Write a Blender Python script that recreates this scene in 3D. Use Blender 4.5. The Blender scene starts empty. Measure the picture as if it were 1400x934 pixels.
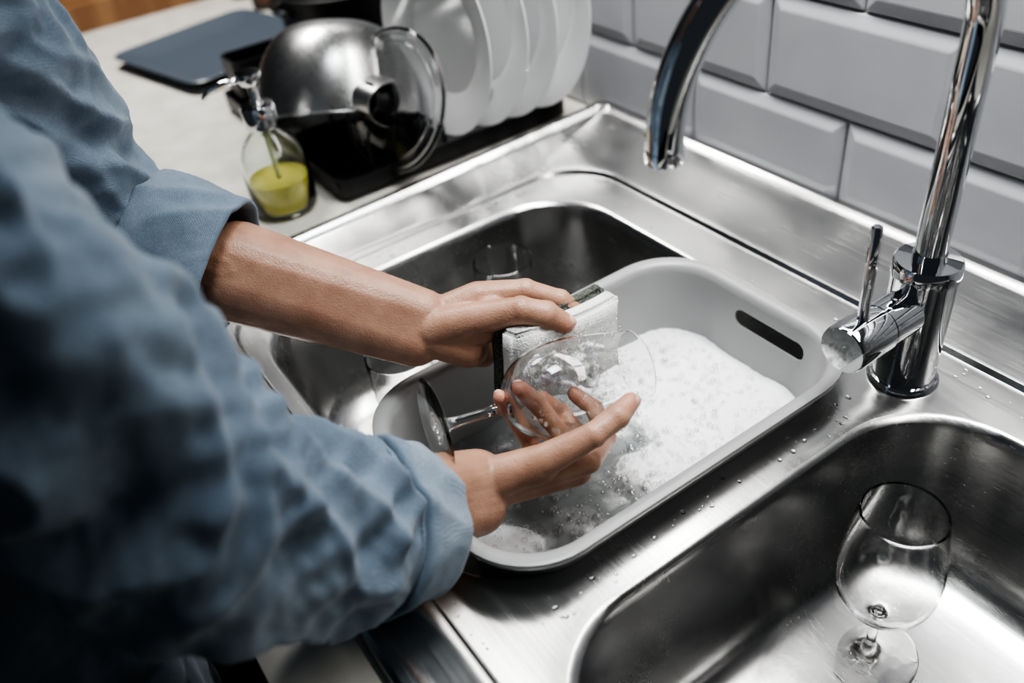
import bpy, bmesh, math, random
from math import sin, cos, pi, radians, sqrt
from mathutils import Vector, Matrix, noise
random.seed(7)
COL = bpy.context.scene.collection
COUNTER_Z = 0.90     # everything is modelled with the worktop at z=0 and lifted at the end

# ------------------------------------------------------------------ helpers
def link(name, me, mat=None, parent=None, smooth=True, sharp=None):
    ob = bpy.data.objects.new(name, me)
    COL.objects.link(ob)
    if mat is not None:
        if isinstance(mat, (list, tuple)):
            for m in mat: me.materials.append(m)
        else: me.materials.append(mat)
    if smooth:
        me.polygons.foreach_set('use_smooth', [True]*len(me.polygons))
        if sharp: me.set_sharp_from_angle(angle=radians(sharp))
    if parent is not None: ob.parent = parent
    me.update()
    return ob

def from_bm(name, bm, mat=None, parent=None, smooth=True, sharp=None, recalc=True):
    if recalc: bmesh.ops.recalc_face_normals(bm, faces=bm.faces[:])
    me = bpy.data.meshes.new(name); bm.to_mesh(me); bm.free()
    return link(name, me, mat, parent, smooth, sharp)

def empty(name, loc=(0,0,0), rot=None):
    e = bpy.data.objects.new(name, None); COL.objects.link(e); e.location = loc
    e.empty_display_size = 0.05
    if rot is not None: e.rotation_euler = rot
    return e

def ring(bm, pts): return [bm.verts.new(p) for p in pts]
def bridge(bm, a, b):
    n = len(a)
    for i in range(n):
        try: bm.faces.new((a[i], a[(i+1)%n], b[(i+1)%n], b[i]))
        except ValueError: pass

def rrect(x0, x1, y0, y1, r, z, n=10):
    pts = []
    for cx, cy, a0 in ((x1-r,y1-r,0),(x0+r,y1-r,90),(x0+r,y0+r,180),(x1-r,y0+r,270)):
        for i in range(n+1):
            a = radians(a0+90*i/n); pts.append((cx+r*cos(a), cy+r*sin(a), z))
    return pts
def circ(cx, cy, r, z, n=10):
    pts = []
    for q in range(4):
        for i in range(n+1):
            a = radians(90*q+90*(i+.5)/(n+1)); pts.append((cx+r*cos(a), cy+r*sin(a), z))
    return pts

def lathe(name, prof, mat, parent=None, n=64, close=True, M=None, sharp=None):
    bm = bmesh.new(); rings = []
    for r, z in prof:
        if r < 1e-6: rings.append([bm.verts.new((0,0,z))])
        else: rings.append(ring(bm, [(r*cos(2*pi*i/n), r*sin(2*pi*i/n), z) for i in range(n)]))
    for a, b in zip(rings[:-1], rings[1:]):
        if len(a) == 1 and len(b) > 1:
            for i in range(n): bm.faces.new((a[0], b[i], b[(i+1)%n]))
        elif len(b) == 1 and len(a) > 1:
            for i in range(n): bm.faces.new((b[0], a[(i+1)%n], a[i]))
        elif len(a) > 1: bridge(bm, a, b)
    if M is not None: bm.transform(M)
    return from_bm(name, bm, mat, parent, True, sharp)

def catmull(pts, k):
    P = [Vector(p) for p in pts]; out = []
    for i in range(len(P)-1):
        p0 = P[i-1] if i > 0 else 2*P[0]-P[1]
        p1, p2 = P[i], P[i+1]
        p3 = P[i+2] if i+2 < len(P) else 2*P[-1]-P[-2]
        for j in range(k):
            t = j/k
            out.append(.5*((2*p1)+(p2-p0)*t+(2*p0-5*p1+4*p2-p3)*t*t+(3*p1-p0-3*p2+p3)*t**3))
    out.append(P[-1]); return out

def frames(path):
    T = [(path[min(i+1,len(path)-1)]-path[max(i-1,0)]).normalized() for i in range(len(path))]
    u = T[0].orthogonal().normalized(); F = []
    for t in T:
        u = (u - t*u.dot(t)).normalized(); F.append((t, u, t.cross(u)))
    return F

def tube(bm, path, r, n=12, cap=True):
    F = frames(path); prev = None
    for i, (p, (t, u, v)) in enumerate(zip(path, F)):
        rr = r[i] if isinstance(r, (list, tuple)) else r
        cur = ring(bm, [p+u*rr*cos(2*pi*k/n)+v*rr*sin(2*pi*k/n) for k in range(n)])
        if prev: bridge(bm, prev, cur)
        elif cap: bm.faces.new(cur[::-1])
        prev = cur
    if cap: bm.faces.new(prev)

def box(bm, x0, x1, y0, y1, z0, z1, M=None, mi=0):
    v = [bm.verts.new((x,y,z)) for z in (z0,z1) for x,y in ((x0,y0),(x1,y0),(x1,y1),(x0,y1))]
    fs = [bm.faces.new([v[i] for i in f]) for f in ((3,2,1,0),(4,5,6,7),(0,1,5,4),(1,2,6,5),(2,3,7,6),(3,0,4,7))]
    for f in fs: f.material_index = mi
    if M is not None:
        for q in v: q.co = M @ q.co
    return v

def capsule(bm, p0, r0, p1, r1, sub=3):
    """tapered rounded limb segment = convex hull of two spheres"""
    t = bmesh.new()
    bmesh.ops.create_icosphere(t, subdivisions=sub, radius=r0, matrix=Matrix.Translation(Vector(p0)))
    bmesh.ops.create_icosphere(t, subdivisions=sub, radius=r1, matrix=Matrix.Translation(Vector(p1)))
    h = bmesh.ops.convex_hull(t, input=t.verts[:])
    bad = [g for g in h['geom_interior'] if isinstance(g, bmesh.types.BMVert)]
    bmesh.ops.delete(t, geom=bad, context='VERTS')
    m = bpy.data.meshes.new('tmp'); t.to_mesh(m); t.free()
    bm.from_mesh(m); bpy.data.meshes.remove(m)

def organic(name, segs, mat, parent, voxel=.002, smooth=6, fac=.5, sub=3):
    """union of limb segments grown into ONE continuous skin"""
    bm = bmesh.new()
    for s in segs: capsule(bm, *s, sub=sub)
    ob = from_bm(name, bm, mat, parent, True)
    m = ob.modifiers.new('skin', 'REMESH'); m.mode = 'VOXEL'; m.voxel_size = voxel; m.use_smooth_shade = True
    m = ob.modifiers.new('soft', 'SMOOTH'); m.factor = fac; m.iterations = smooth
    return ob

def bake(ob):
    dg = bpy.context.evaluated_depsgraph_get(); dg.update()
    me = bpy.data.meshes.new_from_object(ob.evaluated_get(dg))
    ob.modifiers.clear(); ob.data = me

def cut(ob, bm_cut):
    me = bpy.data.meshes.new('c'); bm_cut.to_mesh(me); bm_cut.free()
    c = bpy.data.objects.new('c', me); COL.objects.link(c)
    m = ob.modifiers.new('b', 'BOOLEAN'); m.object = c; m.operation = 'DIFFERENCE'; m.solver = 'EXACT'
    bake(ob); bpy.data.objects.remove(c)

class Bubbles:
    """many small spheres collected in one mesh"""
    def __init__(s):
        t = bmesh.new(); bmesh.ops.create_icosphere(t, subdivisions=2, radius=1.)
        t.verts.ensure_lookup_table()
        s.v = [tuple(v.co) for v in t.verts]; s.f = [tuple(v.index for v in f.verts) for f in t.faces]; t.free()
        s.V, s.F = [], []
    def add(s, p, r, fx=1., fy=1., fz=1.):
        o = len(s.V); s.V += [(p[0]+x*r*fx, p[1]+y*r*fy, p[2]+z*r*fz) for x, y, z in s.v]; s.F += [(a+o,b+o,c+o) for a, b, c in s.f]
    def build(s, name, mat, parent):
        me = bpy.data.meshes.new(name); me.from_pydata(s.V, [], s.F); return link(name, me, mat, parent)

# ------------------------------------------------------------------ materials
def mat(name, color=(.5,.5,.5), rough=.5, metal=0., **kw):
    m = bpy.data.materials.new(name); m.use_nodes = True
    b = m.node_tree.nodes['Principled BSDF']
    b.inputs['Base Color'].default_value = (*color, 1); b.inputs['Roughness'].default_value = rough
    b.inputs['Metallic'].default_value = metal
    for k, v in kw.items(): b.inputs[k.replace('_', ' ')].default_value = v
    return m, m.node_tree, b
def nd(nt, t, **kw):
    n = nt.nodes.new(t)
    for k, v in kw.items():
        if hasattr(n, k): setattr(n, k, v)
        else: n.inputs[k.replace('_', ' ')].default_value = v
    return n
def coords(nt, scale=(1,1,1)):
    tc = nd(nt, 'ShaderNodeTexCoord'); mp = nd(nt, 'ShaderNodeMapping'); mp.inputs['Scale'].default_value = scale
    nt.links.new(tc.outputs['Object'], mp.inputs['Vector']); return mp.outputs['Vector']
def ramp(nt, src, stops):
    r = nd(nt, 'ShaderNodeValToRGB'); nt.links.new(src, r.inputs['Fac'])
    e = r.color_ramp.elements
    while len(e) < len(stops): e.new(.5)
    for el, (p, c) in zip(e, stops):
        el.position = p; el.color = (*c, 1) if len(c) == 3 else c
    return r.outputs['Color']
def mult(nt, src, lo, hi):
    r = nd(nt, 'ShaderNodeMapRange'); nt.links.new(src, r.inputs['Value'])
    r.inputs['To Min'].default_value = lo; r.inputs['To Max'].default_value = hi; return r.outputs['Result']
def math_(nt, op, a, b=None, c=None):
    n = nd(nt, 'ShaderNodeMath', operation=op)
    for i, q in enumerate((a, b, c)):
        if q is None: continue
        if isinstance(q, (int, float)): n.inputs[i].default_value = q
        else: nt.links.new(q, n.inputs[i])
    return n.outputs[0]
def bump(nt, b, src, strength, dist=.001):
    n = nd(nt, 'ShaderNodeBump'); n.inputs['Strength'].default_value = strength; n.inputs['Distance'].default_value = dist
    nt.links.new(src, n.inputs['Height']); nt.links.new(n.outputs['Normal'], b.inputs['Normal']); return n

def steel(name, base, r0, r1, sc=(6,400,400)):
    m, nt, b = mat(name, (base,base,base*.985), r0, 1.)
    n1 = nd(nt, 'ShaderNodeTexNoise', Scale=1., Detail=3.); nt.links.new(coords(nt, sc), n1.inputs['Vector'])
    n2 = nd(nt, 'ShaderNodeTexNoise', Scale=14., Detail=6.); nt.links.new(coords(nt), n2.inputs['Vector'])
    hf = math_(nt, 'MULTIPLY', math_(nt, 'ADD', n1.outputs['Fac'], n2.outputs['Fac']), .5)
    nt.links.new(mult(nt, hf, r0, r1), b.inputs['Roughness'])
    nt.links.new(ramp(nt, n2.outputs['Fac'], [(.3,(base*.86,)*3),(.7,(base*1.05,base*1.05,base*1.03))]), b.inputs['Base Color'])
    bump(nt, b, n1.outputs['Fac'], .10, .0003)
    return m
M_STEEL = steel('brushed_stainless', .49, .11, .38)
M_POT = steel('spun_stainless', .55, .16, .42, (300,300,8))
M_CHROME, _, _ = mat('chrome', (.74,.75,.76), .035, 1.)
M_GLASS, _, _ = mat('clear_glass', (1,1,1), 0., 0., Transmission_Weight=1., IOR=1.45)
M_BOTTLE, _, _ = mat('bottle_glass', (.96,1,.98), .01, 0., Transmission_Weight=1., IOR=1.45)
M_WATER, _, _ = mat('water_drop', (1,1,1), 0., 0., Transmission_Weight=1., IOR=1.33)
M_LIQ, _, _ = mat('dish_soap_liquid', (.95,.85,.22), .05, 0., Transmission_Weight=.25, IOR=1.34)
M_BLACK, _, _ = mat('black_plastic', (.010,.010,.012), .38)
M_PORC, _, _ = mat('white_porcelain', (.78,.79,.80), .14, 0., Coat_Weight=.4)
M_DARKBLUE, _, _ = mat('slate_blue_plate_glaze', (.085,.105,.13), .35)
M_TUBE, _, _ = mat('clear_plastic_tube', (.85,.9,.6), .2, 0., Transmission_Weight=.5)

M_TUB, nt, b = mat('grey_tub_plastic', (.33,.335,.333), .33)
n = nd(nt, 'ShaderNodeTexNoise', Scale=900., Detail=2.); nt.links.new(coords(nt), n.inputs['Vector']); bump(nt, b, n.outputs['Fac'], .08, .0004)

M_COUNTER, nt, b = mat('cream_laminate', (.62,.60,.54), .38)
n = nd(nt, 'ShaderNodeTexNoise', Scale=22., Detail=8.); nt.links.new(coords(nt), n.inputs['Vector'])
nt.links.new(ramp(nt, n.outputs['Fac'], [(.35,(.62,.60,.54)),(.65,(.74,.72,.66))]), b.inputs['Base Color'])

M_TILE, nt, b = mat('glazed_white_tile', (.50,.51,.55), .1)
n = nd(nt, 'ShaderNodeTexNoise', Scale=9., Detail=3.); nt.links.new(coords(nt), n.inputs['Vector'])
nt.links.new(ramp(nt, n.outputs['Fac'], [(.3,(.50,.51,.54)),(.7,(.57,.58,.61))]), b.inputs['Base Color'])
bump(nt, b, n.outputs['Fac'], .05, .003)
M_GROUT, nt, b = mat('grout', (.50,.49,.45), .9)
M_WALL, nt, b = mat('painted_wall', (.42,.42,.42), .8)
n = nd(nt, 'ShaderNodeTexNoise', Scale=60.); nt.links.new(coords(nt), n.inputs['Vector']); bump(nt, b, n.outputs['Fac'], .1, .002)

def wood(name, c1, c2):
    m, nt, b = mat(name, c1, .5)
    w = nd(nt, 'ShaderNodeTexWave', Scale=3., Distortion=5., Detail=3.); nt.links.new(coords(nt, (1,7,1)), w.inputs['Vector'])
    nt.links.new(ramp(nt, w.outputs['Color'], [(.2,c1),(.8,c2)]), b.inputs['Base Color']); return m
M_WOOD = wood('warm_wood', (.30,.15,.07), (.42,.23,.11))
M_FLOOR = wood('floor_boards', (.05,.04,.035), (.08,.065,.05))
M_CAB, _, _ = mat('dark_cabinet_paint', (.018,.02,.022), .45)

def denim(name, dark, mid, light, sc):
    m, nt, b = mat(name, mid, .88, 0., Sheen_Weight=.25)
    v = coords(nt)
    n1 = nd(nt, 'ShaderNodeTexNoise', Scale=9., Detail=6., Roughness=.62); nt.links.new(v, n1.inputs['Vector'])
    w1 = nd(nt, 'ShaderNodeTexWave', Scale=sc, Distortion=1.5, Detail=2.); w1.bands_direction = 'DIAGONAL'; nt.links.new(v, w1.inputs['Vector'])
    n2 = nd(nt, 'ShaderNodeTexNoise', Scale=900., Detail=2.); nt.links.new(v, n2.inputs['Vector'])
    c = ramp(nt, n1.outputs['Fac'], [(.3,dark),(.5,mid),(.72,light)])
    mx = nd(nt, 'ShaderNodeMix', data_type='RGBA', blend_type='MULTIPLY'); mx.inputs['Factor'].default_value = .55
    nt.links.new(c, mx.inputs['A']); nt.links.new(ramp(nt, n2.outputs['Fac'], [(.35,(.55,.58,.62)),(.65,(1,1,1))]), mx.inputs['B'])
    nt.links.new(mx.outputs['Result'], b.inputs['Base Color'])
    bump(nt, b, w1.outputs['Color'], .25, .0006)
    return m
M_DENIM = denim('chambray_denim', (.105,.150,.205), (.19,.25,.315), (.32,.385,.45), 350)
M_JEANS = denim('dark_jeans', (.012,.018,.03), (.02,.03,.05), (.035,.05,.08), 300)

def skin(name, flush=(), creases=()):
    """flush: (point, radius) redder fingertips/knuckles; creases: (point, direction, radius) fine folds over joints"""
    m, nt, b = mat(name, (.44,.25,.17), .4, 0., Subsurface_Weight=.12, Subsurface_Scale=.005)
    b.inputs['Subsurface Radius'].default_value = (1,.35,.2)
    v = coords(nt)
    n1 = nd(nt, 'ShaderNodeTexNoise', Scale=38., Detail=5.); nt.links.new(v, n1.inputs['Vector'])
    col = ramp(nt, n1.outputs['Fac'], [(.3,(.36,.195,.13)),(.55,(.45,.26,.18)),(.75,(.53,.31,.225))])
    def near(p, r):
        d = nd(nt, 'ShaderNodeVectorMath', operation='DISTANCE'); nt.links.new(v, d.inputs[0]); d.inputs[1].default_value = p
        q = nd(nt, 'ShaderNodeMapRange'); q.interpolation_type = 'SMOOTHSTEP'; nt.links.new(d.outputs['Value'], q.inputs['Value'])
        q.inputs['From Min'].default_value = 0; q.inputs['From Max'].default_value = r; q.inputs['To Min'].default_value = 1; q.inputs['To Max'].default_value = 0
        return q.outputs['Result']
    acc = None
    for p, r in flush:
        k = near(p, r); acc = k if acc is None else math_(nt, 'MAXIMUM', acc, k)
    if acc is not None:
        mx = nd(nt, 'ShaderNodeMix', data_type='RGBA'); nt.links.new(math_(nt, 'MULTIPLY', acc, .7), mx.inputs['Factor'])
        nt.links.new(col, mx.inputs['A']); mx.inputs['B'].default_value = (.60,.26,.19,1); col = mx.outputs['Result']
    nt.links.new(col, b.inputs['Base Color'])
    vo = nd(nt, 'ShaderNodeTexVoronoi', Scale=650.); nt.links.new(v, vo.inputs['Vector'])
    n3 = nd(nt, 'ShaderNodeTexNoise', Scale=160., Detail=4.); nt.links.new(v, n3.inputs['Vector'])
    h = math_(nt, 'MULTIPLY_ADD', n3.outputs['Fac'], 1.6, vo.outputs['Distance'])
    for p, dr, r in creases:
        dt = nd(nt, 'ShaderNodeVectorMath', operation='DOT_PRODUCT'); nt.links.new(v, dt.inputs[0]); dt.inputs[1].default_value = dr
        ph = math_(nt, 'MULTIPLY_ADD', dt.outputs['Value'], 1900., math_(nt, 'MULTIPLY', n3.outputs['Fac'], 9.))
        sn = math_(nt, 'POWER', math_(nt, 'ABSOLUTE', math_(nt, 'SINE', ph)), .5)
        h = math_(nt, 'ADD', h, math_(nt, 'MULTIPLY', math_(nt, 'MULTIPLY', sn, near(p, r)), 2.6))
    bump(nt, b, h, .3, .0006)
    nt.links.new(mult(nt, n3.outputs['Fac'], .28, .5), b.inputs['Roughness'])
    return m
M_NAIL, _, _ = mat('finger_nail', (.62,.40,.34), .18)
M_HAIR, _, _ = mat('dark_hair', (.012,.009,.008), .5)

M_PAD, nt, b = mat('scouring_pad', (.06,.07,.06), .95)
n = nd(nt, 'ShaderNodeTexNoise', Scale=420., Detail=6.); nt.links.new(coords(nt), n.inputs['Vector'])
nt.links.new(ramp(nt, n.outputs['Fac'], [(.35,(.04,.046,.04)),(.65,(.15,.16,.14))]), b.inputs['Base Color']); bump(nt, b, n.outputs['Fac'], 1., .003)
M_SPONGE, nt, b = mat('sponge_foam', (.7,.7,.67), .95)
n = nd(nt, 'ShaderNodeTexVoronoi', Scale=520.); nt.links.new(coords(nt), n.inputs['Vector'])
nt.links.new(ramp(nt, n.outputs['Distance'], [(.05,(.48,.48,.46)),(.4,(.76,.76,.73))]), b.inputs['Base Color']); bump(nt, b, n.outputs['Distance'], .5, .0012)

M_FROTH, nt, b = mat('white_froth', (.9,.91,.92), .45, 0., Subsurface_Weight=.3, Subsurface_Scale=.003)
n = nd(nt, 'ShaderNodeTexVoronoi', Scale=520.); nt.links.new(coords(nt), n.inputs['Vector']); bump(nt, b, n.outputs['Distance'], .6, .0012)

# suds: white froth over cloudy water, blended by a mesh attribute
M_SUDS, nt, b = mat('soapy_water', (.8,.8,.8), .3)
at = nd(nt, 'ShaderNodeAttribute', attribute_name='froth')
v = coords(nt)
vo = nd(nt, 'ShaderNodeTexVoronoi', Scale=300.); nt.links.new(v, vo.inputs['Vector'])
vo2 = nd(nt, 'ShaderNodeTexVoronoi', Scale=800.); nt.links.new(v, vo2.inputs['Vector'])
sm = math_(nt, 'ADD', vo.outputs['Distance'], vo2.outputs['Distance'])
ns = nd(nt, 'ShaderNodeTexNoise', Scale=32., Detail=5., Roughness=.55); nt.links.new(v, ns.inputs['Vector'])
mask = ramp(nt, math_(nt, 'ADD', ns.outputs['Fac'], at.outputs['Fac']), [(.70,(0,0,0)),(.90,(.26,.26,.26)),(1.12,(1,1,1))])
mx = nd(nt, 'ShaderNodeMix', data_type='RGBA'); nt.links.new(mask, mx.inputs['Factor'])
mx.inputs['A'].default_value = (.235,.25,.25,1)
nt.links.new(ramp(nt, sm, [(.1,(.74,.75,.76)),(.9,(.92,.92,.93))]), mx.inputs['B'])
nt.links.new(mx.outputs['Result'], b.inputs['Base Color'])
nt.links.new(mult(nt, mask, .03, .4), b.inputs['Roughness'])
bump(nt, b, math_(nt, 'MULTIPLY', sm, mult(nt, mask, .10, 1.)), .42, .0013)

M_BUB = bpy.data.materials.new('soap_bubble'); M_BUB.use_nodes = True
nt = M_BUB.node_tree; nt.nodes.clear()
o = nd(nt, 'ShaderNodeOutputMaterial'); ms = nd(nt, 'ShaderNodeMixShader'); tr = nd(nt, 'ShaderNodeBsdfTransparent'); gl = nd(nt, 'ShaderNodeBsdfGlossy')
gl.inputs['Roughness'].default_value = .05; lw = nd(nt, 'ShaderNodeLayerWeight'); lw.inputs['Blend'].default_value = .35
nt.links.new(mult(nt, lw.outputs['Facing'], .06, .75), ms.inputs['Fac']); nt.links.new(tr.outputs[0], ms.inputs[1]); nt.links.new(gl.outputs[0], ms.inputs[2]); nt.links.new(ms.outputs[0], o.inputs['Surface'])

# ------------------------------------------------------------------ room
WY = .712
bm = bmesh.new(); box(bm, -3.4, 2.2, WY, WY+.12, -.9, 1.6); from_bm('wall_back', bm, M_GROUT, smooth=False)
bm = bmesh.new(); box(bm, -3.5, -3.4, -2.2, WY+.12, -.9, 1.6); from_bm('wall_left', bm, M_WALL, smooth=False)
bm = bmesh.new(); box(bm, -3.5, 2.2, -2.2, WY+.12, -.95, -.9); from_bm('floor', bm, M_FLOOR, smooth=False)
bm = bmesh.new()
PW, PH, G, BV = .2152, .1072, .0013, .0145
for rI in range(0, 12):
    off = -.4975 if rI % 2 == 0 else -.4975-PW/2
    z0 = rI*PH-.001
    for k in range(-10, 8):
        x0 = off+k*PW
        if x0 < -2.7 or x0 > 1.2: continue
        a = ring(bm, [(x0+G,WY,z0+G),(x0+PW-G,WY,z0+G),(x0+PW-G,WY,z0+PH-G),(x0+G,WY,z0+PH-G)])
        a2 = ring(bm, [(x0+G,WY-.0035,z0+G),(x0+PW-G,WY-.0035,z0+G),(x0+PW-G,WY-.0035,z0+PH-G),(x0+G,WY-.0035,z0+PH-G)])
        c = ring(bm, [(x0+BV,WY-.0085,z0+BV),(x0+PW-BV,WY-.0085,z0+BV),(x0+PW-BV,WY-.0085,z0+PH-BV),(x0+BV,WY-.0085,z0+PH-BV)])
        bridge(bm, a, a2); bridge(bm, a2, c); bm.faces.new(c)
tiles = from_bm('wall_back_subway_tiles', bm, M_TILE, smooth=False)
mb = tiles.modifiers.new('edge', 'BEVEL'); mb.width = .0016; mb.segments = 2; mb.limit_method = 'ANGLE'; mb.angle_limit = radians(12)

# ------------------------------------------------------------------ worktop + cabinet
SX0, SX1, SY0, SY1 = -.875, .25, .062, .703
bm = bmesh.new()
box(bm, -2.7, SX0+.004, 0, WY-.001, -.04, -.001)
box(bm, SX0+.004, SX1-.004, 0, SY0+.004, -.04, -.001)
box(bm, SX1-.004, 1.4, 0, WY-.001, -.04, -.001)
box(bm, SX0+.004, SX1-.004, SY1-.004, WY-.001, -.04, -.001)
from_bm('kitchen_worktop', bm, M_COUNTER, smooth=False)
bm = bmesh.new()
for k in range(6):
    x = -2.7+k*.68; box(bm, x+.002, x+.678, .02, .04, -.80, -.042); box(bm, x+.1, x+.58, -.005, .003, -.12, -.11)
    for xx in (x+.12, x+.56): box(bm, xx-.005, xx+.005, -.002, .021, -.12, -.11)
box(bm, -2.7, 1.38, .07, .09, -.9, -.80)
from_bm('base_cabinet', bm, M_CAB, smooth=False)

# ------------------------------------------------------------------ sink
sink = empty('double_bowl_sink')
bm = bmesh.new()
def up(y): return .019*max(0, min(1, (y-.613)/.064))
def R(i, z, r): return ring(bm, [(p[0],p[1],p[2]+up(p[1])) for p in rrect(SX0+i, SX1-i, SY0+i, SY1-i, r, z)])
L = [R(0,-.001,.012), R(.002,.005,.013), R(.006,.008,.014), R(.014,.008,.014), R(.020,.003,.014), R(.024,.002,.014)]
RX0, RX1, RY0, RY1 = -.803, .18, .112, .602
def RR(i, z): return ring(bm, rrect(RX0+i, RX1-i, RY0+i, RY1-i, .075-i*.5, z))
L += [RR(-.006,.0022), RR(0,.0015), RR(.003,.0005), RR(.006,-.004), RR(.009,-.0052)]
for a, b_ in zip(L[:-1], L[1:]): bridge(bm, a, b_)
bowls = []
for (x0,x1,y0,y1) in ((-.770,-.318,.132,.548), (-.282,.150,.132,.548)):
    def BB(i, z, r=None): return ring(bm, rrect(x0+i, x1-i, y0+i, y1-i, .088-i*.4 if r is None else r, z))
    B = [BB(0,-.0052), BB(.003,-.0065), BB(.006,-.010), BB(.008,-.018), BB(.010,-.06), BB(.014,-.110), BB(.017,-.128), BB(.023,-.142), BB(.033,-.152), BB(.046,-.1580), BB(.062,-.1610), BB(.085,-.1625)]
    cx, cy = (x0+x1)/2, (y0+y1)/2+.03
    B += [ring(bm, circ(cx,cy,.058,-.1665)), ring(bm, circ(cx,cy,.054,-.171)), ring(bm, circ(cx,cy,.043,-.174)), ring(bm, circ(cx,cy,.040,-.180)), ring(bm, circ(cx,cy,.012,-.181))]
    for a, b_ in zip(B[:-1], B[1:]): bridge(bm, a, b_)
    bm.faces.new(B[-1]); bowls.append(B[0])
es = []
bm.edges.ensure_lookup_table()
for lp in (L[-1], bowls[0], bowls[1]):
    for i in range(len(lp)): 
        e = bm.edges.get((lp[i], lp[(i+1)%len(lp)])); es.append(e)
bmesh.ops.triangle_fill(bm, edges=es, use_beauty=True, use_dissolve=False, normal=(0,0,1))
sk = from_bm('sink_body', bm, M_STEEL, sink, True, 28)
dr = Bubbles()
for k in range(150):
    x, y = random.choice(((random.uniform(-.312,-.286), random.uniform(.16,.50)), (random.uniform(-.78,.1), random.uniform(.556,.590)), (random.uniform(-.79,-.775), random.uniform(.2,.5)), (random.uniform(-.45,.1), random.uniform(.122,.128))))
    dr.add((x, y, -.0052), random.uniform(.0006,.0022), random.uniform(.8,1.3), random.uniform(.8,1.3), .5)
for k in range(70): 
    x, y = random.uniform(-.20,.06), random.uniform(.22,.46); dr.add((x, y, -.1630-.003*(1-min(1, (abs(x+.066)+abs(y-.37))/.2))), random.uniform(.0007,.002), 1, 1, .5)
dr.build('water_droplets', M_WATER, sink)

# ------------------------------------------------------------------ tap
FX, FY = -.295, .545
tap = empty('kitchen_mixer_tap')
T = lambda x,y,z: Matrix.Translation((x,y,z))
lathe('base_collar', [(0,0),(.0285,0),(.0285,.003),(.0265,.006),(.0245,.0065),(.0245,.104),(.0255,.105),(.0255,.116),(.024,.118),(.0125,.1185),(.0125,.125),(0,.125)], M_CHROME, tap, M=T(FX,FY,-.005), sharp=40)
ex, ey = -.361, .335
d = Vector((ex-FX, ey-FY, 0)); Rg = d.length/2; dn = d.normalized()
path = [Vector((FX,FY,.11+.0107*i)) for i in range(17)]
for i in range(1, 49):
    a = pi*i/48; path.append(Vector((FX,FY,.285-.027*i/48))+dn*(Rg-Rg*cos(a))+Vector((0,0,Rg*sin(a))))
path.append(Vector((ex,ey,.2555)))
bm = bmesh.new(); tube(bm, path, .0118, 32); from_bm('gooseneck_spout', bm, M_CHROME, tap, True, 40)
bm = bmesh.new(); tube(bm, [Vector((ex,ey,.257)), Vector((ex,ey,.2545)), Vector((ex,ey,.249))], [.0126,.0126,.0118], 32); from_bm('aerator', bm, M_CHROME, tap, True, 40)
Mx = T(FX, FY, .073) @ Matrix.Rotation(radians(90), 4, 'X')
lathe('lever_barrel', [(0,.02),(.0185,.02),(.0185,.050),(.0178,.0505),(.0178,.053),(.0195,.0535),(.0195,.090),(.0185,.092),(0,.092)], M_CHROME, tap, M=Mx, sharp=40)
bm = bmesh.new(); tube(bm, [Vector((FX,FY-.072,.088)), Vector((FX,FY-.073,.12)), Vector((FX,FY-.075,.172)), Vector((FX,FY-.075,.1735))], [.0045,.0040,.0042,.003], 20); from_bm('lever_pin', bm, M_CHROME, tap, True, 40)

# ------------------------------------------------------------------ washing-up tub
tx0, tx1, ty0, ty1 = -.548, -.306, .150, .522
tubo = empty('washing_up_tub')
bm = bmesh.new()
def TB(i, z, r): return ring(bm, rrect(tx0+i, tx1-i, ty0+i, ty1-i, r, z))
P = [TB(.046,-.152,.045), TB(.032,-.146,.048), TB(.027,-.136,.050), TB(.017,-.03,.053), TB(.013,.014,.056), TB(.0115,.0195,.057), TB(.009,.0225,.058),
     TB(.003,.0235,.062), TB(0,.0225,.064), TB(-.0003,.019,.065), TB(.0005,.017,.064), TB(.0035,.0165,.062), TB(.0060,.0165,.060),
     TB(.0095,.0140,.058), TB(.0125,.000,.056), TB(.0145,-.03,.055), TB(.0235,-.138,.053), TB(.030,-.151,.05), TB(.046,-.157,.045)]
for a, b_ in zip(P[:-1], P[1:]): bridge(bm, a, b_)
bm.faces.new(P[0]); bm.faces.new(P[-1][::-1])
tb = from_bm('tub_body', bm, M_TUB, tubo, True)
bc = bmesh.new()
for hx0, hx1, yy0, yy1 in ((-.448,-.366, ty1-.035, ty1+.012), (-.448,-.366, ty0-.012, ty0+.035)):
    a = []; 
    for q in rrect(hx0, hx1, -.0145, .003, .0083, 0, 6): a.append((q[0], yy0, q[1]))
    r1 = ring(bc, a); r2 = ring(bc, [(p[0], yy1, p[2]) for p in a]); bridge(bc, r1, r2); bc.faces.new(r1); bc.faces.new(r2[::-1])
bmesh.ops.recalc_face_normals(bc, faces=bc.faces[:])
cut(tb, bc); tb.data.polygons.foreach_set('use_smooth', [True]*len(tb.data.polygons)); tb.data.set_sharp_from_angle(angle=radians(40))

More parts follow.
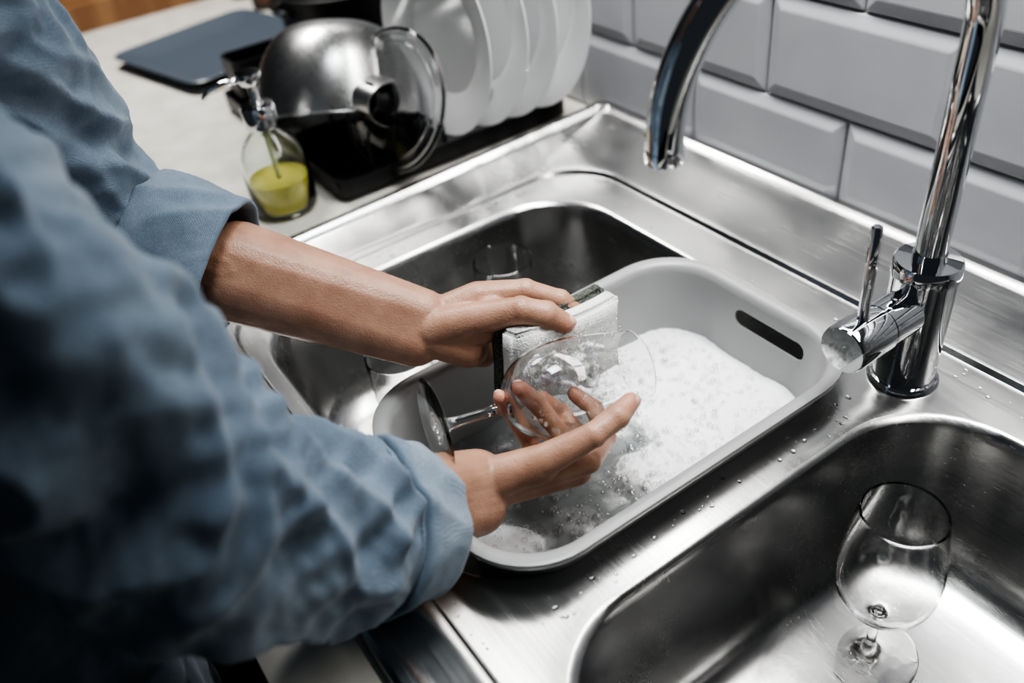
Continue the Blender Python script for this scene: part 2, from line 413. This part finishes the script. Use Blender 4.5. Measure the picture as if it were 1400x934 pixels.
# soapy water + froth
WZ = -.060
foam = empty('soap_suds')
def froth(x, y):
    g = lambda cx, cy, sx, sy: math.exp(-((x-cx)/sx)**4-((y-cy)/sy)**4)
    w = .022*noise.noise(Vector((x*24,y*24,5)))
    x += w; y += w
    f = 1.0*g(-.42,.475,.16,.090)+.75*g(-.365,.38,.045,.06)+.7*g(-.43,.185,.055,.035)+.3*g(-.46,.40,.08,.05)+.12
    f += .38*noise.noise(Vector((x*24,y*24,1)))*(1 if f < .9 else .4)
    return max(0, min(1, f))
bm = bmesh.new(); NX, NY = 180, 280
fl = bm.verts.layers.float.new('froth')
x0, x1, y0, y1 = tx0+.019, tx1-.019, ty0+.019, ty1-.019
grid = []
for j in range(NY+1):
    row = []
    for i in range(NX+1):
        x = x0+(x1-x0)*i/NX; y = y0+(y1-y0)*j/NY
        r = .05; cx = min(max(x, x0+r), x1-r); cy = min(max(y, y0+r), y1-r)
        dx, dy = x-cx, y-cy; l = sqrt(dx*dx+dy*dy)
        m_ = max(abs(dx),abs(dy))
        if l > 1e-9 and dx != 0 and dy != 0: x, y = cx+dx*m_/l, cy+dy*m_/l
        f = froth(x, y); h = f*f*(3-2*f)
        z = WZ+.011*h*(.8+.35*noise.noise(Vector((x*30,y*30,3))))+.0010*h*noise.noise(Vector((x*180,y*180,7)))+.0009*noise.noise(Vector((x*40,y*40,0)))
        v_ = bm.verts.new((x,y,z)); v_[fl] = f; row.append(v_)
    grid.append(row)
for j in range(NY):
    for i in range(NX): bm.faces.new((grid[j][i],grid[j][i+1],grid[j+1][i+1],grid[j+1][i]))
from_bm('suds_surface', bm, M_SUDS, foam)
bb_ = Bubbles()
for k in range(3000):
    x = random.uniform(x0+.01, x1-.01); y = random.uniform(y0+.01, y1-.01); f = froth(x, y)
    if random.random() > (.9 if .2 < f < .75 else .3): continue
    r = random.choice((.0009,.0012,.0014,.0018,.0022,.0028,.0042 if f < .6 else .0028))
    h = f*f*(3-2*f)
    bb_.add(Vector((x, y, WZ+.0095*h+r*.2)), r)
bb_.build('bubbles', M_BUB, foam)

# ------------------------------------------------------------------ glasses
def dense(prof, k=5):
    P = [Vector((r, 0, z)) for r, z in prof]
    return [(max(0, p.x), p.z) for p in catmull(P, k)]
def wine_prof():
    outer = [(0,0),(.034,0),(.0372,.0003),(.0382,.0009)]
    foot = dense([(.0382,.0009),(.0370,.0014),(.026,.0020),(.013,.0036),(.0065,.0080),(.0043,.016),(.0038,.028),(.0038,.042),(.0046,.050),(.0075,.0555),
             (.016,.0600),(.026,.068),(.0335,.080),(.0372,.093),(.0380,.106),(.0370,.122),(.0345,.142),(.0315,.160),(.0297,.1705)], 4)
    inner = dense([(.0284,.1707),(.0301,.160),(.0331,.142),(.0356,.122),(.0366,.106),(.0358,.093),(.0321,.0810),(.0245,.0698),(.0148,.0624),(.006,.0597),(0,.0592)], 4)
    return outer+foot[1:]+[(.0293,.1712),(.0288,.1712)]+inner[:-1]+[(0,.0592)]
def wine_glass(loc, zdir=None, spin=0):
    e = empty('wine_glass', loc)
    if zdir is not None: e.rotation_euler = Vector(zdir).to_track_quat('Z','Y').to_euler()
    lathe('glass_body', wine_prof(), M_GLASS, e, 96, sharp=30)
    return e
def tumbler(loc):
    e = empty('drinking_glass', loc)
    lathe('glass_body', [(0,.0),(.024,0),(.0262,.002),(.0265,.006)]+dense([(.0267,.02),(.0285,.06),(.030,.11),(.0318,.166)],5)+[(.0316,.1676),(.0311,.1680),(.0306,.1674)]+dense([(.0306,.164),(.0290,.11),(.0275,.06),(.0258,.012)],5)+[(.0245,.0070),(0,.0062)], M_GLASS, e, 96, sharp=30)
wine_glass((-.198,.412,-.1635))
tumbler((-.668,.390,-.1618))
tumbler((-.605,.228,-.1618))

# ------------------------------------------------------------------ person
# axes of the hands' local frames
RW = Vector((.5681,.8166,-.1020)); UW = Vector((-.4630,.4196,.7808)); TW = Vector((.6803,-.3964,.6165))
OR, SR = Vector((-.3822,.2485,.0400)), .000545
OLh, SL = Vector((-.5010,.2873,.0696)), .00061
HR = lambda a,b_,c: OR+SR*(a*RW+b_*UW+c*TW)
HL = lambda a,b_,c: OLh+SL*(a*RW+b_*UW+c*TW)
person = empty('person_washing_up')

def hand(H, s, fingers, extra):
    segs = []
    for pts, rad in fingers:
        for (p, r), (q, r2) in zip(list(zip(pts, rad))[:-1], list(zip(pts, rad))[1:]):
            segs.append((H(*p), r*s, H(*q), r2*s))
        for (p, r) in list(zip(pts, rad))[2:-1]:          # knuckle swellings
            segs.append((H(*p), r*1.08*s, H(*p), r*1.08*s))
    for p, r, q, r2 in extra: segs.append((H(*p), r*s, H(*q), r2*s))
    return segs
def marks(H, fingers):
    fl_, cr = [], []
    for pts, rad in fingers:
        P_ = [H(*p) for p in pts]
        fl_.append((P_[-1], .017))
        if len(P_) > 4: fl_.append((P_[2], .013))
        for i in range(2, len(P_)-1): cr.append((P_[i], (P_[i+1]-P_[i-1]).normalized(), .0125))
    return fl_, cr[:8]

def arm(w, side, p1, p2, r0, r1, r2, wd):
    """wrist (oval) -> mid forearm -> elbow"""
    s = []
    for k in (-1, -.33, .33, 1): s.append((w+side*wd*k, r0, p1+side*wd*.6*k, r1))
    s.append((p1, r1*1.03, p2, r2)); return s

# right hand: cradles the bowl of the glass, thumb in front, fingers curling round behind the stem
wr = (-108,-62,8)
rf = [
 ([(-95,-58,6),(45,-20,-6),(74,6,-58),(62,42,-104),(34,64,-116)], [26,19,15.5,14,12]),
 ([(-95,-62,0),(32,-38,-24),(44,-4,-82),(12,36,-104),(-18,58,-88)], [27,20,16,14.5,12.5]),
 ([(-98,-64,-6),(10,-48,-38),(8,6,-82),(-28,56,-60),(-50,77,-24)], [26,19,15.5,14,12]),
 ([(-100,-66,-10),(-14,-52,-44),(-34,-4,-76),(-62,42,-46),(-76,66,-8)], [24,17,13.5,12.5,11]),
 ([(-85,-46,14),(-14,-14,30),(48,20,42),(80,44,34),(99,62,20)], [27,23,17,17,13.5])]
rsegs = hand(HR, SR, rf, [((-108,-44,14),27,(-24,-22,22),27), ((-30,-40,-10),25,(25,-22,-8),20), ((-108,-58,4),30,(-50,-42,0),28)])
elbR = Vector((-.371,.0205,.160)); wR = HR(*wr)
midR = Vector((-.388,.080,.080))
side = (wR-midR).normalized().cross(TW).normalized()
rsegs += arm(wR, side, midR, elbR+Vector((-.004,-.012,-.012)), .0225, .030, .032, .010)
fl_, cr = marks(HR, rf[::-1])
organic('right_arm_and_hand', rsegs, skin('skin_right', fl_, cr), person, .0015, 7)

# left hand: presses the sponge on the glass, thumb on top
wl = (-118,-8,0)
lf = [
 ([(-105,0,-4),(-38,34,-2),(28,42,0),(76,30,-8),(102,14,-18)], [28,22,17,15,12]),
 ([(-105,-4,-10),(-42,22,-30),(22,28,-46),(62,8,-52),(84,-14,-50)], [28,20,16,14.5,12.5]),
 ([(-105,-10,-14),(-48,0,-46),(12,0,-62),(48,-24,-64),(62,-48,-58)], [28,19,15.5,14,12]),
 ([(-105,-16,-14),(-52,-24,-50),(-6,-32,-66),(24,-52,-66),(38,-70,-60)], [27,17,14,12.5,11]),
 ([(-98,-12,14),(-34,4,36),(22,14,50),(54,8,47),(80,-3,38)], [28,23,18.5,18.5,14.5])]
lsegs = hand(HL, SL, lf, [((-100,-20,8),29,(-50,-36,2),28), ((-70,-10,12),29,(-30,-6,18),26), ((-60,-34,-6),26,(-30,-44,-30),20), ((-30,22,0),21,(-10,16,18),15)])
elbL = Vector((-.726,.047,.162)); wL = HL(*wl)
midL = elbL.lerp(wL, .42)
side = (wL-elbL).normalized().cross(TW).normalized()
lsegs += arm(wL, side, midL, elbL, .0235, .037, .037, .010)
fl_, cr = marks(HL, lf[::-1])
M_SKIN = skin('skin_left', fl_, cr)
organic('left_arm_and_hand', lsegs, M_SKIN, person, .0015, 7)

def nail(H, s, p, q, out, rad, name):
    P_, Q_ = H(*p), H(*q); t = (Q_-P_).normalized(); o_ = (out - t*out.dot(t)).normalized(); sd = t.cross(o_)
    bm = bmesh.new(); bmesh.ops.create_uvsphere(bm, u_segments=24, v_segments=14, radius=1.)
    c = Q_+o_*rad*s*.50+t*rad*s*.10
    for v_ in bm.verts:
        x, y, z = v_.co; v_.co = c+sd*x*rad*s*.66+t*y*rad*s*.85+o_*z*rad*s*.50
    from_bm(name, bm, M_NAIL, person)
nail(HR, SR, (80,44,34), (99,62,20), RW*.35-UW*.45+TW*.8, 13.5, 'right_thumb_nail')
nail(HL, SL, (54,8,47), (80,-3,38), UW*.75+TW*.6+RW*.1, 14.5, 'left_thumb_nail')
nail(HR, SR, (-28,56,-60), (-50,77,-24), UW*.9-RW*.3, 12, 'right_ring_nail')
nail(HR, SR, (-62,42,-46), (-76,66,-8), UW*.8-RW*.5, 11, 'right_little_nail')

# shirt sleeves
def sleeve(name, pts, rad, cuff_len, seed, wob=.006):
    K = 44; path = catmull(pts, K)
    rr = []
    for i in range(len(rad)-1):
        for j in range(K): t = j/K; t = t*t*(3-2*t); rr.append(rad[i]*(1-t)+rad[i+1]*t)
    rr.append(rad[-1])
    F = frames(path); L_ = [0]
    for a, b_ in zip(path[:-1], path[1:]): L_.append(L_[-1]+(b_-a).length)
    tot = L_[-1]; N = 144; bm = bmesh.new()
    def mk(i, extra=0., wsc=1.):
        t, u, v_ = F[i]; p = path[i]; out = []
        for k in range(N):
            a = 2*pi*k/N; s = L_[i]
            q = Vector((cos(a)*1.1+seed, sin(a)*1.1, s*18+1.2*sin(a+seed)))
            n1 = noise.noise(q); n2 = noise.noise(Vector((cos(a)*2.2, sin(a)*2.2+seed, s*50+3*sin(a)))); n4 = noise.noise(Vector((cos(a)*6, sin(a)*6+seed, s*110+5*cos(a))))
            rid = (1-abs(n1)*2.8)
            h = wob*(rid*1.15+.6*n2+.18*n4)*wsc
            r = rr[i]+h+extra
            out.append(p+u*r*cos(a)+v_*r*sin(a))
        return ring(bm, out)
    ic = max(i for i in range(len(L_)) if L_[i] < tot-cuff_len)
    prev = None
    for i in range(0, ic+1):
        c = mk(i, 0, 1 if i < ic-12 else .4+.6*(ic-i)/12)
        if prev: bridge(bm, prev, c)
        prev = c
    n_ = len(path)-1
    seq = [(ic, -.001), (ic-1, .002), (ic-1, .0055), (ic, .0075)] + [(i, .008) for i in range(ic+2, n_-1, 2)] + [(n_, .0078), (n_, .0055), (n_-1, .003), (n_-4, .0015)] + [(i, .001) for i in range(n_-6, ic-4, -3)]
    for i, e in seq:
        c = mk(max(0,min(n_,i)), e, .33); bridge(bm, prev, c); prev = c
    ob = from_bm(name, bm, M_DENIM, person, True)
    return ob
shR, shL = Vector((-.405,-.085,.41)), Vector((-.690,-.03,.42))
cR = Vector((-.3905,.1262,.0400))
sleeve('right_sleeve', [shR+Vector((-.05,-.01,.02)), shR, (-.382,-.028,.278), elbR+Vector((-.002,-.012,-.008)), (-.380,.070,.086), cR], [.070,.070,.066,.066,.058,.047], .038, 3.1, .009)
endL = elbL.lerp(wL, .40)
sleeve('left_sleeve', [shL+Vector((.05,-.01,.02)), shL, (-.722,.015,.30), elbL+Vector((-.004,-.006,.0)), elbL.lerp(wL,.18), endL], [.072,.074,.066,.062,.056,.050], .062, 8.3, .008)

tor = [((-.66,-.06,.415),.068,(-.45,-.095,.405),.062), ((-.63,-.105,.33),.09,(-.48,-.12,.33),.085), ((-.62,-.13,.12),.09,(-.49,-.13,.12),.09), ((-.61,-.135,-.12),.100,(-.50,-.135,-.12),.100), ((-.61,-.14,-.20),.104,(-.50,-.14,-.20),.104),
       ((-.63,-.105,.33),.09,(-.61,-.135,-.12),.100), ((-.48,-.12,.33),.085,(-.50,-.135,-.12),.100), ((-.55,-.11,.30),.09,(-.555,-.14,-.20),.108), ((-.555,-.08,.42),.065,(-.555,-.06,.47),.056)]
to = organic('shirt_torso', tor, M_DENIM, person, .006, 8)
tx = bpy.data.textures.new('cloth_folds', 'CLOUDS'); tx.noise_scale = .06
dm = to.modifiers.new('folds', 'DISPLACE'); dm.texture = tx; dm.strength = .02; dm.texture_coords = 'LOCAL'
organic('jeans', [((-.61,-.14,-.24),.10,(-.50,-.14,-.24),.10), ((-.62,-.14,-.28),.088,(-.63,-.14,-.55),.06), ((-.63,-.14,-.55),.06,(-.64,-.15,-.83),.045), ((-.49,-.14,-.28),.088,(-.47,-.14,-.55),.06), ((-.47,-.14,-.55),.06,(-.46,-.15,-.83),.045)], M_JEANS, person, .008, 5)
organic('shoes', [((-.64,-.17,-.862),.036,(-.65,-.03,-.868),.030), ((-.46,-.17,-.862),.036,(-.45,-.03,-.868),.030)], M_BLACK, person, .006, 3)
organic('neck_and_head', [((-.555,-.07,.46),.048,(-.55,-.03,.55),.050), ((-.55,-.025,.63),.082,(-.55,.005,.60),.070), ((-.55,.015,.56),.045,(-.55,.035,.535),.030), ((-.55,.075,.60),.008,(-.55,.088,.575),.012),
   ((-.632,-.02,.595),.012,(-.632,-.02,.57),.009), ((-.468,-.02,.595),.012,(-.468,-.02,.57),.009), ((-.565,.072,.545),.006,(-.535,.072,.545),.006)], M_SKIN, person, .003, 4)
organic('hair', [((-.55,-.04,.655),.086,(-.55,-.01,.66),.082), ((-.55,-.06,.61),.078,(-.55,-.07,.58),.06)], M_HAIR, person, .004, 3)
for sx in (-.58,-.52):
    bm = bmesh.new(); bmesh.ops.create_uvsphere(bm, u_segments=16, v_segments=10, radius=.011, matrix=Matrix.Translation((sx,.067,.605))); from_bm('eye', bm, M_PORC, person)

# glass held in the hands
Fp, Rp = HR(-164,26,24), HR(121,108,-80)
wine_glass(Fp, Rp-Fp)

# ------------------------------------------------------------------ sponge
sponge = empty('kitchen_sponge')
a = (RW*.82+UW*.32-TW*.48).normalized()
nrm = (RW*.36-UW*.46+TW*.80); nrm = (nrm-a*nrm.dot(a)).normalized(); bb = nrm.cross(a)
MS = Matrix.Identity(4)
for i, ax in enumerate((a, bb, nrm)):
    for j in range(3): MS[j][i] = ax[j]
MS.translation = HL(82,-38,-6)
def slab(name, z0, z1, m):
    bm = bmesh.new(); n = 14
    box(bm, -.056,.056,-.036,.036,z0,z1)
    bmesh.ops.bevel(bm, geom=bm.edges[:], offset=.004, segments=3, affect='EDGES')
    bmesh.ops.subdivide_edges(bm, edges=bm.edges[:], cuts=4, use_grid_fill=True)
    for v_ in bm.verts:
        v_.co += Vector((1,1,1))*.0012*noise.noise(v_.co*160); v_.co.z -= .006*(v_.co.x/.05)**2
    bm.transform(MS); from_bm(name, bm, m, sponge)
slab('foam_block', -.005, .013, M_SPONGE); slab('scouring_layer', -.021, -.0052, M_PAD)
# froth squeezed out of the sponge onto the glass
fb = []
for k in range(70):
    u_, v2 = random.uniform(-.048,.034), random.uniform(-.036,.012)
    p = MS @ Vector((u_, v2, .0115-.006*(u_/.05)**2)); r = random.uniform(.0022,.0045); fb.append((p, r, p+RW*random.uniform(-.006,.008)-UW*random.uniform(0,.005), r*.8))
organic('sponge_froth', fb, M_FROTH, foam, .0009, 6, sub=2)
cb = Bubbles()
ax_ = (Rp-Fp).normalized()
for k in range(420):
    t = random.uniform(.45,.93); rad_ = .0385*(1-.9*max(0,.58-t)/.2) if t < .58 else .0385-.008*(t-.65)/.35
    q = Vector([random.uniform(-1,1) for _ in range(3)]); q = (q-ax_*q.dot(ax_)).normalized()
    cb.add(Fp+(Rp-Fp)*t+q*rad_, random.choice((.0007,.001,.0014,.002)))
for k in range(200):
    p = MS @ Vector((random.uniform(-.05,.05), random.uniform(-.035,.03), .014)); cb.add(p, random.choice((.0008,.0014,.002)))
cb.build('clinging_bubbles', M_BUB, foam)

# ------------------------------------------------------------------ dish rack
rack = empty('dish_drying_rack')
kx0, kx1, ky0, ky1 = -1.335, -.912, .322, .668
bm = bmesh.new()
def K_(i, z): return ring(bm, rrect(kx0+i, kx1-i, ky0+i, ky1-i, .014, z, 5))
P = [K_(.006,.003), K_(0,.006), K_(0,.028), K_(.004,.028), K_(.005,.012), K_(.012,.010)]
for a_, b_ in zip(P[:-1], P[1:]): bridge(bm, a_, b_)
bm.faces.new(P[0][::-1]); bm.faces.new(P[-1])
for fx in (kx0+.03, kx1-.03):
    for fy in (ky0+.03, ky1-.03): box(bm, fx-.012, fx+.012, fy-.012, fy+.012, -.001, .004)
from_bm('tray', bm, M_BLACK, rack, False, None)
bm = bmesh.new()
for k in range(9):
    y = .372+k*.035
    for x in (-1.03, -.922):
        tube(bm, [Vector((x,y,.010)), Vector((x,y,.05)), Vector((x+.004,y+.003,.078))], .0022, 8)
for x in (-1.03,-.922): tube(bm, [Vector((x,.35,.02)), Vector((x,.66,.02))], .0025, 8)
from_bm('prongs', bm, M_BLACK, rack, True, 50)
bm = bmesh.new()
P = [ring(bm, rrect(-1.325,-1.262,.332,.46,.012,z,5)) for z in (.012,.085)] + [ring(bm, rrect(-1.321,-1.266,.336,.456,.010,z,5)) for z in (.085,.02)]
for a_, b_ in zip(P[:-1], P[1:]): bridge(bm, a_, b_)
bm.faces.new(P[0][::-1]); bm.faces.new(P[-1])
from_bm('cutlery_cup', bm, M_BLACK, rack, True, 40)

def plate(x, y, z, R_, lean, yaw):
    prof = [(0,.004),(R_*.58,.004),(R_*.66,.009),(R_*.97,.019),(R_,.020),(R_*.995,.0175),(R_*.70,.004),(R_*.62,0),(0,0)]
    M = T(x,y,z) @ Matrix.Rotation(radians(yaw),4,'Z') @ Matrix.Rotation(radians(90+lean),4,'X')
    return lathe('dinner_plate', prof, M_PORC, None, 96, M=M, sharp=25)
for y, xx, R_, ln in ((.520,-.958,.118,-4),(.565,-.952,.124,-5),(.605,-.948,.124,-5),(.650,-.945,.126,-6)):
    plate(xx, y, .022+R_, R_, ln, 4)

# steel mixing bowl, upside down and tilted
MB = T(-1.055,.402,.088) @ Matrix.Rotation(radians(-18),4,'X') @ Matrix.Rotation(radians(-22),4,'Y') @ Matrix.Diagonal((1.06,1.06,1.06,1))
prof = []
for i in range(0, 25):
    t = i/24; a_ = t*pi/2*.98
    prof.append((.034+.068*sin(a_)**.9 if i else .034, .072-.115*(1-cos(a_))))
pb = [(0,.0725),(.030,.0728),(.033,.0722)] + prof + [(.106,-.041),(.106,-.0425),(.100,-.0425)] + [(r-.0012, z-.0012) for r, z in prof[::-1]] + [(0,.0705)]
lathe('steel_mixing_bowl', pb, M_POT, None, 96, M=MB, sharp=50)

# glass pan lid with strap handle
lid = empty('glass_pan_lid')
zl = Vector((.22,-.86,.42)).normalized()
qx = Vector((1,0,0)); qx = (qx-zl*qx.dot(zl)).normalized(); qy = zl.cross(qx)
ML = Matrix.Identity(4)
for i, ax in enumerate((qx, qy, zl)):
    for j in range(3): ML[j][i] = ax[j]
ML.translation = Vector((-.940,.428,.090))
RL = .086
lathe('lid_glass', [(0,.0160),(.03,.0150),(.06,.0105),(RL-.012,.0045),(RL-.004,.0035),(RL,.004),(RL,.006),(RL-.004,.0065),(RL-.012,.0065),(.06,.0125),(.03,.017),(0,.018)], M_GLASS, lid, 96, M=ML)
bm = bmesh.new()
tube(bm, [ML @ Vector(((RL-.002)*cos(2*pi*k/96), (RL-.002)*sin(2*pi*k/96), .0045)) for k in range(97)], .0045, 12)
tube(bm, [ML @ Vector(((RL-.016)*cos(2*pi*k/96), (RL-.016)*sin(2*pi*k/96), .0065)) for k in range(97)], .0022, 10)
from_bm('lid_rim', bm, M_GLASS, lid)
lathe('knob_base', [(0,.017),(.024,.017),(.024,.024),(.016,.027),(.012,.040),(.020,.044),(.020,.050),(0,.052)], M_BLACK, lid, 48, M=ML, sharp=40)
bm = bmesh.new(); prev = None
for i in range(25):
    a_ = pi*i/24; px_, pz_ = .028*cos(a_), .040*sin(a_)
    c = ring(bm, [ML @ Vector((y_, px_*s_, .018+pz_*s_)) for s_, y_ in ((1,-.015),(1,.015),(.95,.015),(.95,-.015))])
    if prev: bridge(bm, prev, c)
    prev = c
from_bm('strap_handle', bm, M_POT, lid, True, 40)

# ------------------------------------------------------------------ soap dispenser
sd = empty('soap_dispenser', (-.962,.266,0))
lathe('bottle', [(0,.0),(.034,0),(.038,.003),(.0395,.008),(.0395,.062),(.037,.076),(.030,.089),(.020,.099),(.0155,.104),(.0145,.114),(.0125,.114),(.0132,.104),(.018,.097),(.028,.087),(.0345,.075),(.037,.062),(.037,.009),(.034,.006),(0,.006)], M_BOTTLE, sd)
lathe('liquid', [(0,.0064),(.0335,.0064),(.0366,.0095),(.0366,.043),(0,.043)], M_LIQ, sd, sharp=50)
bm = bmesh.new(); tube(bm, [Vector((0,0,.11)), Vector((.002,0,.07)), Vector((.008,0,.014))], .0028, 12); from_bm('dip_tube', bm, M_TUBE, sd)
lathe('collar', [(0,.108),(.0195,.108),(.0200,.110),(.0200,.131),(.0185,.134),(.008,.135),(.0065,.138),(.0050,.140),(.0050,.160),(0,.160)], M_CHROME, sd, sharp=40)
lathe('pump_head', [(0,.158),(.0105,.158),(.0115,.160),(.0150,.169),(.0140,.172),(0,.173)], M_CHROME, sd, sharp=40)
bm = bmesh.new(); tube(bm, [Vector((0,-.004,.166)), Vector((-.004,-.030,.166)), Vector((-.007,-.046,.162)), Vector((-.008,-.054,.154))], [.0045,.0036,.0032,.003], 14); from_bm('nozzle', bm, M_CHROME, sd)

# ------------------------------------------------------------------ things at the far end of the worktop
bm = bmesh.new()
def SQ(h, z, r): return ring(bm, rrect(-h,h,-h,h,r,z,6))
P = [SQ(.085,0,.02), SQ(.098,.002,.03), SQ(.132,.016,.028), SQ(.134,.018,.028), SQ(.132,.0195,.028), SQ(.100,.0065,.028), SQ(.09,.005,.02)]
for a_, b_ in zip(P[:-1], P[1:]): bridge(bm, a_, b_)
bm.faces.new(P[0][::-1]); bm.faces.new(P[-1])
bm.transform(T(-1.595,.410,0) @ Matrix.Rotation(radians(14),4,'Z') @ Matrix.Scale(1.08,4))
from_bm('square_plate', bm, M_DARKBLUE, None, True, 40)
bm = bmesh.new()
box(bm,-2.36,-1.97,.20,.62,0,.008); box(bm,-1.99,-1.97,.20,.62,.008,.05); box(bm,-2.36,-2.34,.20,.62,.008,.05); box(bm,-2.34,-1.99,.20,.22,.008,.05); box(bm,-2.34,-1.99,.60,.62,.008,.05)
from_bm('wooden_tray', bm, M_WOOD, None, False)
M_LIDJ, _, _ = mat('jar_lid', (.05,.03,.02), .4); M_SPICE, _, _ = mat('spice', (.25,.10,.04), .8)
for x, y in ((-1.92,.57),(-1.855,.60),(-1.79,.635),(-1.80,.575)):
    j = empty('spice_jar', (x,y,0))
    lathe('jar', [(0,0),(.024,0),(.026,.003),(.026,.07),(.02,.08),(.02,.085),(.0185,.085),(.0185,.08),(.0245,.069),(.0245,.004),(0,.003)], M_GLASS, j, 32)
    lathe('contents', [(0,.0035),(.0238,.0035),(.0238,.05),(0,.052)], M_SPICE, j, 32)
    lathe('cap', [(0,.083),(.0225,.083),(.0225,.103),(0,.104)], M_LIDJ, j, 32, sharp=40)
# black casserole behind the mixing bowl
pot = empty('black_cooking_pot', (-1.455,.592,0))
lathe('pot_body', [(0,0),(.09,0),(.098,.006),(.102,.10),(.105,.102),(.100,.104),(.096,.10),(.092,.01),(0,.008)], M_BLACK, pot, 64, sharp=40)
lathe('pot_lid', [(0,.118),(.06,.114),(.098,.104),(.098,.107),(.06,.118),(.02,.123),(.012,.128),(.020,.142),(.018,.148),(0,.149)], M_BLACK, pot, 64)
bm = bmesh.new()
for sx in (-1,1): tube(bm, [Vector((-.03,sx*.098,.08)), Vector((-.022,sx*.112,.083)), Vector((0,sx*.115,.084)), Vector((.022,sx*.112,.083)), Vector((.03,sx*.098,.08))], .0045, 10)
from_bm('pot_handles', bm, M_BLACK, pot)

# ------------------------------------------------------------------ lift to real height
for ob in list(bpy.data.objects):
    if ob.parent is None: ob.location.z += COUNTER_Z

# ------------------------------------------------------------------ light
def area(name, loc, target, sx, sy, power, color, spread=180):
    l = bpy.data.lights.new(name, 'AREA'); l.shape = 'RECTANGLE'; l.size = sx; l.size_y = sy; l.energy = power; l.color = color; l.spread = radians(spread)
    o = bpy.data.objects.new(name, l); COL.objects.link(o); o.location = loc
    o.rotation_euler = (Vector(target)-Vector(loc)).to_track_quat('-Z','Y').to_euler()
area('under_cabinet_strip_lamp', (-.30,.615,1.56), (-.30,.50,.9), 1.1, .09, 4.0, (1,.98,.95), 130)
area('overhead_fill', (-.42,.42,2.45), (-.42,.38,.9), .40, .40, 1.9, (.95,.98,1), 55)  # weak soft fill added overhead, not a fixture of the room
area('far_worktop_fill', (-1.7,.35,2.3), (-1.5,.4,.9), .5, .3, 8.5, (1,.98,.95), 100)  # extra light added to brighten the far end of the worktop
w = bpy.data.worlds.new('World'); bpy.context.scene.world = w; w.use_nodes = True
bg = w.node_tree.nodes['Background']; bg.inputs['Color'].default_value = (.56,.64,.74,1); bg.inputs['Strength'].default_value = .055
try: bpy.context.scene.view_settings.look = 'AgX - High Contrast'
except Exception: pass

# ------------------------------------------------------------------ camera
cd = bpy.data.cameras.new('camera'); cam = bpy.data.objects.new('camera', cd); COL.objects.link(cam)
cd.sensor_width = 36; cd.lens = 30.32; cd.clip_start = .01
m = Matrix.Identity(4)
for i, ax in enumerate((RW, UW, TW)):
    ax = ax.normalized()
    for j in range(3): m[j][i] = ax[j]
m.translation = Vector((0,0,.5+COUNTER_Z)); cam.matrix_world = m
cd.dof.use_dof = True; cd.dof.focus_distance = .69; cd.dof.aperture_fstop = 3.0
bpy.context.scene.camera = cam
